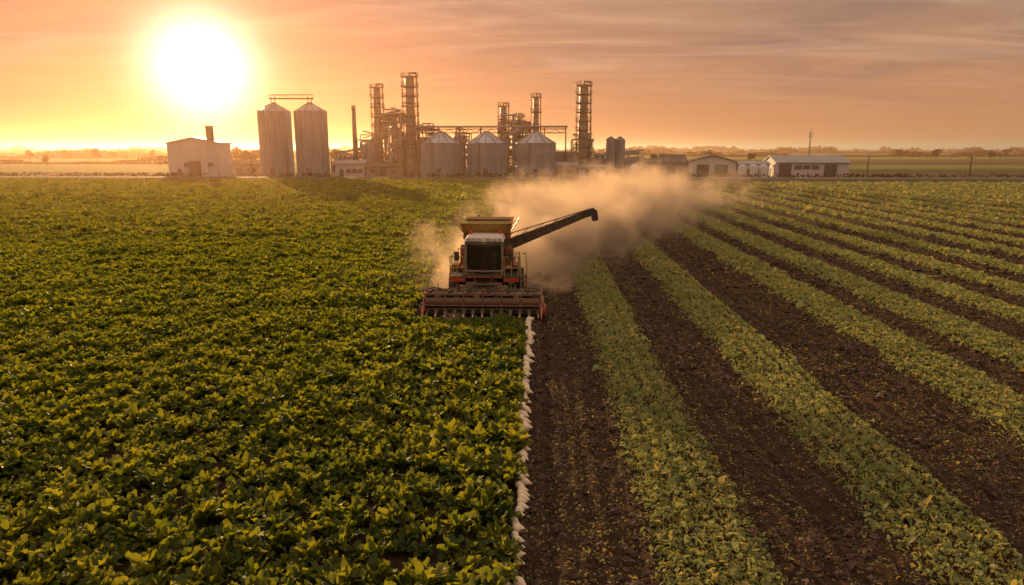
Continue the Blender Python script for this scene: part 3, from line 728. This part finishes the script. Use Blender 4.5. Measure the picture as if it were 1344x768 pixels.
def column(c,Yc,rpx,top,label,name='distillation_column',plats=6):
    x=gx(c,Yc); r=rpx*.2202*Yc/200; h=gz(top,Yc)
    T=thing(name,label,'column',(x,Yc,0),'tall distillation columns')
    b=MB(); b.lathe((0,0,0),[(r*1.1,0),(r*1.1,h*.12),(r*.85,h*.16),(r*.85,h*.6),(r*.72,h*.63),(r*.72,h-1),(r*.5,h-.4),(.01,h-.2)],m_pipe,n=20)
    for i in range(10): b.lathe((0,0,h*(.2+.075*i)),[(r*.8,-.1),(r*.92,0),(r*.8,.1)],m_steeld,n=20)
    b.tube((0,0,h-.4),(0,0,h+.6),r*.18,m_pipe); b.path([(0,0,h+.5),(r*1.1,0,h+.5),(r*1.25,0,h*.5),(r*1.25,0,1)],r*.14,m_pipe,8)
    b.build('shell',T)
    for i in range(plats):
        zz_=h*(.22+.76*i/(plats-1)); p=MB()
        p.lathe((0,0,zz_),[(r*.75,-.1),(r*1.45,-.1),(r*1.45,.1),(r*.75,.1)],m_steeld,n=16,smooth=False)
        for q in range(12):
            a=q*math.pi/6; p.tube((r*1.43*math.cos(a),r*1.43*math.sin(a),zz_),(r*1.43*math.cos(a),r*1.43*math.sin(a),zz_+1.1),.05,m_steeld,n=4)
            a2=a+math.pi/6
            for hh in(.6,1.1): p.tube((r*1.43*math.cos(a),r*1.43*math.sin(a),zz_+hh),(r*1.43*math.cos(a2),r*1.43*math.sin(a2),zz_+hh),.05,m_steeld,n=4)
        p.build('platform',T)
    b=MB(); xx=-r*1.15
    for s in(-.25,.25): b.tube((xx,-.3+s,1),(xx,-.3+s,h),.07,m_steeld,n=4)
    for i in range(int(h/.8)): b.tube((xx,-.55,1+i*.8),(xx,-.05,1+i*.8),.04,m_steeld,n=4)
    for i in range(int(h/1.2)-1): b.lathe((xx-.1,-.3,2+i*1.2),[(.42,-.05),(.46,0),(.42,.05)],m_steeld,n=8)
    b.build('caged_ladder',T)
    return T
column(498,212,6.5,113,'slim steel column with round platforms',plats=8)
column(540.5,206,8,99,'tallest steel distillation column with caged ladder',plats=9)
column(661,214,5.5,138,'short steel column behind squat silos',plats=5)
column(703,214,5,126,'slender steel column rising behind silos',plats=5)
column(764.5,205,7.5,111,'tall free-standing column with many platforms',plats=9)
column(518,214,4,150,'small steel column inside pipework',plats=4)
column(681,217,4,152,'small steel column behind the pipe rack',plats=4)
T=thing('chimney','plain slender steel chimney stack','chimney',(gx(467,205),205,0))
b=MB(); h=gz(138,205); b.lathe((0,0,0),[(.9,0),(.75,3),(.6,h),(.5,h),(.5,h-1)],m_steeld,n=16); b.build('stack',T)
b=MB(); b.lathe((0,0,h-1),[(.62,-.2),(.8,0),(.62,.2)],m_steeld,n=16); b.lathe((0,0,h*.5),[(.65,-.2),(.85,0),(.65,.2)],m_steeld,n=16); b.build('band',T)

def frame(x0,x1,y0,y1,tops,label,name='process_frame',seed=0,vess=True,bays=3):
    r=random.Random(seed); T=thing(name,label,'process unit',((x0+x1)/2,(y0+y1)/2,0))
    hx_,hy=(x1-x0)/2,(y1-y0)/2
    b=MB(); zs=tops
    for i in range(bays+1):
        xx=-hx_+2*hx_*i/bays
        for yy in(-hy,hy): b.beam((xx,yy,0),(xx,yy,zs[-1] if i%2==0 or len(zs)<3 else zs[-2]),.3,m_steeld)
    for zz_ in zs:
        for yy in(-hy,hy): b.beam((-hx_,yy,zz_),(hx_,yy,zz_),.26,m_steeld)
        for i in range(bays+1):
            xx=-hx_+2*hx_*i/bays; b.beam((xx,-hy,zz_),(xx,hy,zz_),.2,m_steeld)
    zp=0
    for j,zz_ in enumerate(zs):
        for i in range(bays):
            if r.random()<.5: b.beam((-hx_+2*hx_*i/bays,-hy,zp),(-hx_+2*hx_*(i+1)/bays,-hy,zz_),.14,m_steeld)
        zp=zz_
    b.build('steelwork',T)
    b=MB()
    for zz_ in zs:
        b.box((-hx_,-hy,zz_+.15),(hx_,hy,zz_+.25),m_steeld)
        for hh in(.7,1.3): b.tube((-hx_,-hy-.05,zz_+hh),(hx_,-hy-.05,zz_+hh),.06,m_yel,n=4)
        for i in range(7): xx=-hx_+2*hx_*i/6; b.tube((xx,-hy-.05,zz_+.2),(xx,-hy-.05,zz_+1.3),.05,m_yel,n=4)
    b.build('deck',T)
    b=MB()
    for k in range(26):
        xx=r.uniform(-hx_,hx_); yy=-hy-.4-r.random()*.6; za,zb=sorted((r.uniform(0,zs[-1]),r.uniform(0,zs[-1]+2)))
        b.path([(xx,yy,za),(xx,yy,zb),(r.uniform(-hx_,hx_),yy,zb),(r.uniform(-hx_,hx_),yy+.5,zb+r.uniform(-2,1))],r.uniform(.1,.3),m_pipe if r.random()<.6 else m_steel,8)
    b.build('pipework',T)
    if vess:
        zp=0
        for zz_ in zs:
            for k in range(max(2,int(hx_/1.2))):
                b=MB(); rr=r.uniform(.7,1.3); xx=r.uniform(-hx_+1,hx_-1); mt=m_steel if r.random()<.5 else m_pipe
                if r.random()<.5: b.lathe((xx,0,zp+rr+.5),[(.01,-rr*1.8),(rr*.7,-rr*1.6),(rr,-rr),(rr,rr),(rr*.7,rr*1.6),(.01,rr*1.8)],mt,n=16,axis='X')
                else: b.lathe((xx,0,zp+.3),[(rr,0),(rr,rr*1.6),(rr*.6,rr*2.1),(.01,rr*2.3)],mt,n=16)
                b.build('vessel',T)
            zp=zz_
    return T
frame(gx(503,208),gx(534,208),205,213,[4,8,12,15.5,18],'crowded steel process frame with pipes',seed=3)
frame(gx(472,212),gx(500,212),210,216,[4,7.5,10.5],'low steel process frame beside chimney',seed=5)
frame(gx(549,216),gx(575,216),212,220,[5,9,13.5],'steel frame behind squat silos',seed=8)
frame(gx(600,217),gx(618,217),213,220,[5,9,12.5],'narrow steel frame between squat silos',seed=9,bays=2)
frame(gx(655,216),gx(696,216),212,220,[5,9,13,15.8],'steel frame packed with exchangers and pipes',seed=11,bays=4)
frame(gx(716,208),gx(757,208),205,213,[3,5.5],'low process skid with pipes',seed=13)
frame(gx(750,210),gx(778,210),207,214,[4,8,10.5],'steel frame wrapping column base',seed=17)
frame(gx(775,208),gx(845,208),206,213,[2.5,5],'low pipe skid at the plant edge',seed=21,bays=6)
frame(gx(436,206),gx(470,206),205,211,[2.5,5.2],'low pipe skid beside tall silos',seed=23)
T=thing('pipe_rack','long elevated pipe rack above silos','pipe rack',(gx(645,203),203,0))
b=MB(); x0=gx(549,203)-gx(645,203); x1=gx(742,203)-gx(645,203); zt=gz(167,203)
for i in range(8):
    xx=x0+(x1-x0)*i/7
    for yy in(-1,1): b.beam((xx,yy,0),(xx,yy,zt),.3,m_steeld)
    b.beam((xx,-1.3,zt-.3),(xx,1.3,zt-.3),.25,m_steeld); b.beam((xx,-1.3,zt-1.5),(xx,1.3,zt-1.5),.25,m_steeld)
for yy in(-1,1):
    for zz_ in(zt-.5,zt-1.6): b.beam((x0,yy,zz_),(x1,yy,zz_),.22,m_steeld)
    for i in range(28): xa_=x0+(x1-x0)*i/28; xb_=x0+(x1-x0)*(i+1)/28; b.beam((xa_,yy,zt-(1.6 if i%2 else .5)),(xb_,yy,zt-(.5 if i%2 else 1.6)),.1,m_steeld)
b.build('truss',T)
b=MB()
for k,rr in enumerate((.22,.16,.28,.14,.2)): b.tube((x0-.5,-.9+k*.45,zt-.1+rr),(x1+.5,-.9+k*.45,zt-.1+rr),rr,m_pipe)
b.build('pipe',T)

def shed(x0,x1,y0,y1,eave,ridge,wall,roofm,label,axis='X',doors=(),wins=(),name='warehouse',group=None,arch=False):
    cx_,cy_=(x0+x1)/2,(y0+y1)/2; hx_,hy=(x1-x0)/2,(y1-y0)/2
    T=thing(name,label,'building',(cx_,cy_,0),group)
    b=MB(); b.box((-hx_,-hy,0),(hx_,hy,eave),wall)
    if axis=='Y':
        b.add([(-hx_,-hy,eave),(hx_,-hy,eave),(0,-hy,ridge),(-hx_,hy,eave),(hx_,hy,eave),(0,hy,ridge)],[(0,1,2),(5,4,3)],wall)
        R_=MB()
        prof=[(-hx_-.4,eave-.15),(-hx_*.5,eave+(ridge-eave)*(.72 if arch else .5)),(0,ridge),(hx_*.5,eave+(ridge-eave)*(.72 if arch else .5)),(hx_+.4,eave-.15)]
        for (a,za),(c_,zc_) in zip(prof[:-1],prof[1:]):
            R_.hexa([(a,-hy-.4,za),(c_,-hy-.4,zc_),(c_,hy+.4,zc_),(a,hy+.4,za),(a,-hy-.4,za+.25),(c_,-hy-.4,zc_+.25),(c_,hy+.4,zc_+.25),(a,hy+.4,za+.25)],roofm)
    else:
        b.add([(-hx_,-hy,eave),(-hx_,hy,eave),(-hx_,0,ridge),(hx_,-hy,eave),(hx_,hy,eave),(hx_,0,ridge)],[(0,2,1),(3,4,5)],wall)
        R_=MB()
        for s in(-1,1):
            R_.hexa([(-hx_-.4,s*(hy+.4),eave-.1),(hx_+.4,s*(hy+.4),eave-.1),(hx_+.4,0,ridge),(-hx_-.4,0,ridge),(-hx_-.4,s*(hy+.4),eave+.15),(hx_+.4,s*(hy+.4),eave+.15),(hx_+.4,0,ridge+.25),(-hx_-.4,0,ridge+.25)],roofm)
    k=int(hx_*2/1.2)
    for i in range(k+1): xx=-hx_+2*hx_*i/k; b.box((xx-.06,-hy-.06,.2),(xx+.06,-hy-.002,eave-.1),wall)
    b.build('wall',T); R_.build('roof',T)
    for (fx,w_,h_) in doors:
        d_=MB(); xx=-hx_+2*hx_*fx; d_.box((xx-w_/2,-hy-.12,.05),(xx+w_/2,-hy-.03,h_),m_door)
        for q in range(1,5): d_.box((xx-w_/2,-hy-.15,h_*q/5-.04),(xx+w_/2,-hy-.121,h_*q/5+.04),m_steeld)
        d_.build('door',T)
    for (fx,zz_,w_,h_) in wins:
        d_=MB(); xx=-hx_+2*hx_*fx; d_.box((xx-w_/2,-hy-.1,zz_),(xx+w_/2,-hy-.03,zz_+h_),m_door)
        d_.box((xx-w_/2-.1,-hy-.16,zz_-.12),(xx+w_/2+.1,-hy-.02,zz_-.003),m_steeld); d_.box((xx-.04,-hy-.13,zz_),(xx+.04,-hy-.101,zz_+h_),m_steeld)
        d_.build('window',T)
    return T
W=shed(gx(221,196),gx(290,196),196,203,gz(188),gz(181),m_white,m_roof,'boxy white metal-clad hall with rooftop vent','Y',doors=((.5,3.5,4.5),(.2,1.2,2.2)),wins=((.8,3,1.6,1),(.35,3,1.6,1)))
b=MB(); b.box((3.2,-2,gz(186)),(4.6,0,gz(166)),m_steeld); b.box((3.1,-2.1,gz(166)),(4.7,.1,gz(165)),m_roofb); b.build('roof_vent',W)
shed(gx(302,206),gx(340,206),206,212,3.2,4.4,m_tan,m_roofb,'low tan outbuilding beside white hall','X',doors=((.3,2,2.3),),wins=((.6,1.2,1.2,1),(.8,1.2,1.2,1)),name='outbuilding')
shed(gx(440),gx(478),200,204,3.6,4.6,m_white,m_roof,'low white plant office','X',doors=((.2,1.2,2.2),),wins=((.45,1.2,1.4,1),(.65,1.2,1.4,1),(.85,1.2,1.4,1)),name='plant_office')
shed(gx(480),gx(525),200,204,2.8,3.7,m_tan,m_roofb,'low tan pump house','X',doors=((.5,2,2.3),),wins=((.2,1.2,1.2,.8),(.8,1.2,1.2,.8)),name='pump_house')
shed(gx(730),gx(757),200,203,3.2,4,m_tan,m_roof,'small tan control building','X',doors=((.3,1.2,2.2),),wins=((.6,1.2,1.4,1),),name='control_building')
shed(gx(760),gx(795),199,202,2.6,3.2,m_white,m_roof,'small white switch room','X',doors=((.3,1.2,2.1),(.7,1.2,2.1)),name='switch_room')
shed(gx(868,204),gx(901,204),204,211,gz(214,204),gz(204,204),m_tan,m_roofb,'brown-roofed tan farm building','X',doors=((.4,2.5,2.8),),wins=((.75,1.5,1.2,1),))
shed(gx(905,201),gx(966,201),201,207,gz(212,204),gz(204,204),m_white,m_roofb,'white hall with shallow brown gable roof','Y',doors=((.3,3.5,3.5),(.7,3.5,3.5)))
shed(gx(970,201),gx(1010,201),201,206,3.6,4.2,m_white,m_roof,'small flat white annex','X',doors=((.3,1.2,2.2),(.8,2.5,2.4)),wins=((.55,1.2,1.2,.9),),name='annex')
shed(gx(1020,200),gx(1115,200),200,212,gz(214,200),gz(205,206),m_white,m_roof,'long white shed with grey sheet roof','X',doors=((.12,3.5,3.6),(.75,3.5,3.6)),wins=((.3,2.4,2,.9),(.42,2.4,2,.9),(.54,2.4,2,.9)))
shed(gx(822,205),gx(842,205),205,209,3.6,4.4,m_white,m_roof,'tiny white pump shed by plant','X',doors=((.5,1.5,2),),name='shed')
shed(gx(845,205),gx(866,205),205,210,4,5,m_tan,m_roofb,'tiny tan shed by plant','X',doors=((.5,1.5,2),),name='shed')
for c in(975,990,1003,832):
    T=thing('water_tank','small white upright tank beside annex','tank',(gx(c,198),198,0),'small white tanks')
    b=MB(); b.lathe((0,0,0),[(1.2,0),(1.2,3),(.8,3.5),(.01,3.7)],m_white,n=18); b.build('shell',T)
    b=MB(); b.tube((1.2,0,.4),(1.9,0,.4),.12,m_pipe); b.tube((1.9,0,.4),(1.9,0,2.5),.12,m_pipe); b.build('pipe',T)
def mast(c,Yc,top):
    x=gx(c,Yc); h=gz(top,Yc); T=thing('radio_mast','thin lattice radio mast','mast',(x,Yc,0)); b=MB()
    ps=[(.42*math.cos(a),.42*math.sin(a)) for a in (0,2.09,4.19)]; k=22
    for i in range(k):
        z0_,z1_=h*i/k,h*(i+1)/k; f0,f1=1-.5*i/k,1-.5*(i+1)/k
        for j in range(3):
            a,b2=ps[j],ps[(j+1)%3]
            b.beam((a[0]*f0,a[1]*f0,z0_),(a[0]*f1,a[1]*f1,z1_),.1,m_steeld); b.beam((a[0]*f0,a[1]*f0,z0_),(b2[0]*f1,b2[1]*f1,z1_),.05,m_steeld)
    b.tube((0,0,h),(0,0,h+1.5),.05,m_steeld,n=5)
    b.build('lattice',T); b=MB()
    for zz_ in(.85,.93): b.box((-.6,-.12,h*zz_),(-.35,.12,h*zz_+.9),m_pipe); b.box((.35,-.12,h*zz_),(.6,.12,h*zz_+.9),m_pipe)
    b.build('antenna',T)
mast(1061,240,173)
def pole(c,Yc,top):
    T=thing('utility_pole','wooden utility pole with crossarm beside fields','utility pole',(gx(c,Yc),Yc,0),'utility poles'); h=gz(top,Yc)
    b=MB(); b.tube((0,0,0),(0,0,h),.2,m_bark,r1=.13); b.build('post',T); b=MB(); b.beam((-1.1,-.15,h-.6),(1.1,-.15,h-.6),.12,m_bark)
    for s in(-1,-.5,.5,1): b.tube((s,-.15,h-.5),(s,-.15,h-.25),.05,m_white)
    b.build('crossarm',T)
for c,Yc,t in((1275,192,204),(1140,230,203),(838,240,203),(330,192,204)): pole(c,Yc,t)

# ---------------------------------------------------------------- trees
quad=[([(-.5,-.5,0),(.5,-.5,.1),(.5,.5,0),(-.5,.5,-.1)],[(0,1,2,3)]),([(-.5,-.3,0),(.4,-.5,.15),(.5,.4,0),(-.3,.5,-.15)],[(0,1,2,3)])]
def tree_crown(h,r,n,sz):
    L=[]; 
    for k in range(7):
        a=rng.uniform(0,6.28); q=r*rng.uniform(.1,.65); L.append((q*math.cos(a),q*math.sin(a),h*rng.uniform(.45,.85),r*rng.uniform(.35,.6)))
    P=[]
    for k in range(n):
        l=L[rng.integers(len(L))]; v=rng.normal(0,1,3); v/=np.linalg.norm(v)+1e-6; q=l[3]*rng.uniform(.55,1.1); P.append((l[0]+v[0]*q,l[1]+v[1]*q,max(h*.2,l[2]+v[2]*q*.9)))
    return scatter(quad,np.array(P),sz*rng.uniform(.6,1.3,n),1.2)
def tree(x,y,h):
    T=thing('tree','broadleaf tree at the edge of distant fields','tree',(x,y,0),'scattered broadleaf trees')
    b=MB(); b.tube((0,0,0),(.1,0,h*.4),h*.035,m_bark,r1=h*.022); 
    for k in range(5):
        a=k*1.3; b.tube((.1,0,h*.35),(h*.22*math.cos(a),h*.22*math.sin(a),h*.7),h*.018,m_bark,r1=h*.006,n=5)
    b.build('trunk',T); V,F=tree_crown(h,h*.42,420,h*.085); o=npmesh('crown',V,F,m_tree); o.parent=T
for c,Yc,h in((128,420,8),(200,470,7),(212,330,5),(322,260,7),(150,480,7),(85,520,7),(40,460,7),(1228,520,8),(1300,480,7),(1180,600,8),(1090,300,5),(870,330,6),(930,420,7),(985,380,6),(1320,640,8),(60,330,5),(335,300,9),(346,290,8),(858,300,6),(310,330,9),(440,300,8)):
    tree(gx(c,Yc),Yc,h)
for (Yc,xa,xb,hh) in ((360,-420,-150,4),(560,-560,-60,6),(800,-900,200,7.5),(700,150,800,6),(1150,-1400,1400,9),(1700,-2000,2000,13)):
    n=int((xb-xa)*11/(Yc/560)); xx=rng.uniform(xa,xb,n); env=np.clip(.45+1.3*vn(xx*.03,xx*0+Yc)+.5*vn(xx*.15,xx*0+3),.08,1)
    zz_=hh*env*rng.uniform(0,1,n)**.8; yy=Yc+rng.uniform(-6,6,n)
    V,F=scatter(quad,np.stack([xx,yy,zz_],-1),(1.9*Yc/700)*rng.uniform(.7,1.4,n),1.2)
    npmesh('distant_trees',V,F,m_tree,False,'hazy line of distant hedgerow trees','tree line','stuff')
n=9000; xx=rng.uniform(-170,170,n); k=rng.random(n)<.35+.9*vn(xx*.08,xx*0); xx=xx[k]; n=len(xx)
V,F=scatter(quad,np.stack([xx,rng.uniform(186,191,n),rng.uniform(0,1.3,n)],-1),.5*rng.uniform(.6,1.4,n),1.2)
npmesh('hedge_scrub',V,F,m_tree,False,'low dark scrub along the road verge','scrub','stuff')

# ---------------------------------------------------------------- dust and haze (real volumes)
def volobj(name,lo,hi,mat,label):
    b=MB(); b.box(lo,hi,mat); return b.build(name,label=label,cat='dust' if 'dust' in name else 'haze',kind='stuff')
m,nt=newmat('dust_volume'); geo=N(nt,'ShaderNodeTexCoord').outputs['Object']
s_=N(nt,'ShaderNodeSeparateXYZ'); nt.links.new(geo,s_.inputs[0]); X_,Y_,Z_=s_.outputs
t=M(nt,'SUBTRACT',Y_,37); xc=M(nt,'MULTIPLY_ADD',t,.30,-2.4); wd=M(nt,'MULTIPLY_ADD',t,.15,3.5)
u=M(nt,'DIVIDE',M(nt,'SUBTRACT',X_,xc),wd); gx_=M(nt,'EXPONENT',M(nt,'MULTIPLY',M(nt,'MULTIPLY',u,u),-1.3))
nlo=noise(nt,geo,.18,2,.5,.3)
hh=M(nt,'MULTIPLY',M(nt,'MINIMUM',M(nt,'MULTIPLY_ADD',t,.14,3.4),6.0),M(nt,'MULTIPLY_ADD',nlo,1.5,.22)); gz2=M(nt,'SUBTRACT',1.0,M(nt,'POWER',M(nt,'DIVIDE',M(nt,'MAXIMUM',Z_,0.0),hh),3.0),clamp=True)
al=M(nt,'MULTIPLY',M(nt,'MULTIPLY_ADD',t,.4,1.0,True),M(nt,'EXPONENT',M(nt,'MULTIPLY',M(nt,'MAXIMUM',t,0.0),-.032)))
# erode the plume's soft envelope with noise so it breaks into separate puffs
env=M(nt,'MULTIPLY',gx_,gz2)
bil=M(nt,'MULTIPLY_ADD',noise(nt,geo,.36,4,.58,.3),3.4,-2.15)
puff=M(nt,'MULTIPLY',M(nt,'ADD',bil,env),1.7,clamp=True)
dens=M(nt,'MULTIPLY',M(nt,'MULTIPLY',puff,al),M(nt,'MINIMUM',M(nt,'MULTIPLY',env,4.0),1.0))
dens=M(nt,'ADD',M(nt,'MULTIPLY',dens,.95),M(nt,'MULTIPLY',M(nt,'MULTIPLY',env,al),.07))
v=N(nt,'ShaderNodeVolumePrincipled'); v.inputs['Color'].default_value=(1,.76,.56,1); nt.links.new(dens,v.inputs['Density']); v.inputs['Anisotropy'].default_value=.5
o=N(nt,'ShaderNodeOutputMaterial'); nt.links.new(v.outputs[0],o.inputs['Volume'])
volobj('dust_cloud',(-14,33.5,.02),(38,108,7.5),m,'tan dust cloud drifting behind the harvester')
m,nt=newmat('haze_volume'); v=N(nt,'ShaderNodeVolumeScatter'); v.inputs['Color'].default_value=(1,.58,.34,1); v.inputs['Density'].default_value=.00065; v.inputs['Anisotropy'].default_value=.66
o=N(nt,'ShaderNodeOutputMaterial'); nt.links.new(v.outputs[0],o.inputs['Volume'])
volobj('evening_haze',(-3500,50,-1),(3500,6500,34),m,'thin warm evening haze over the farmland')
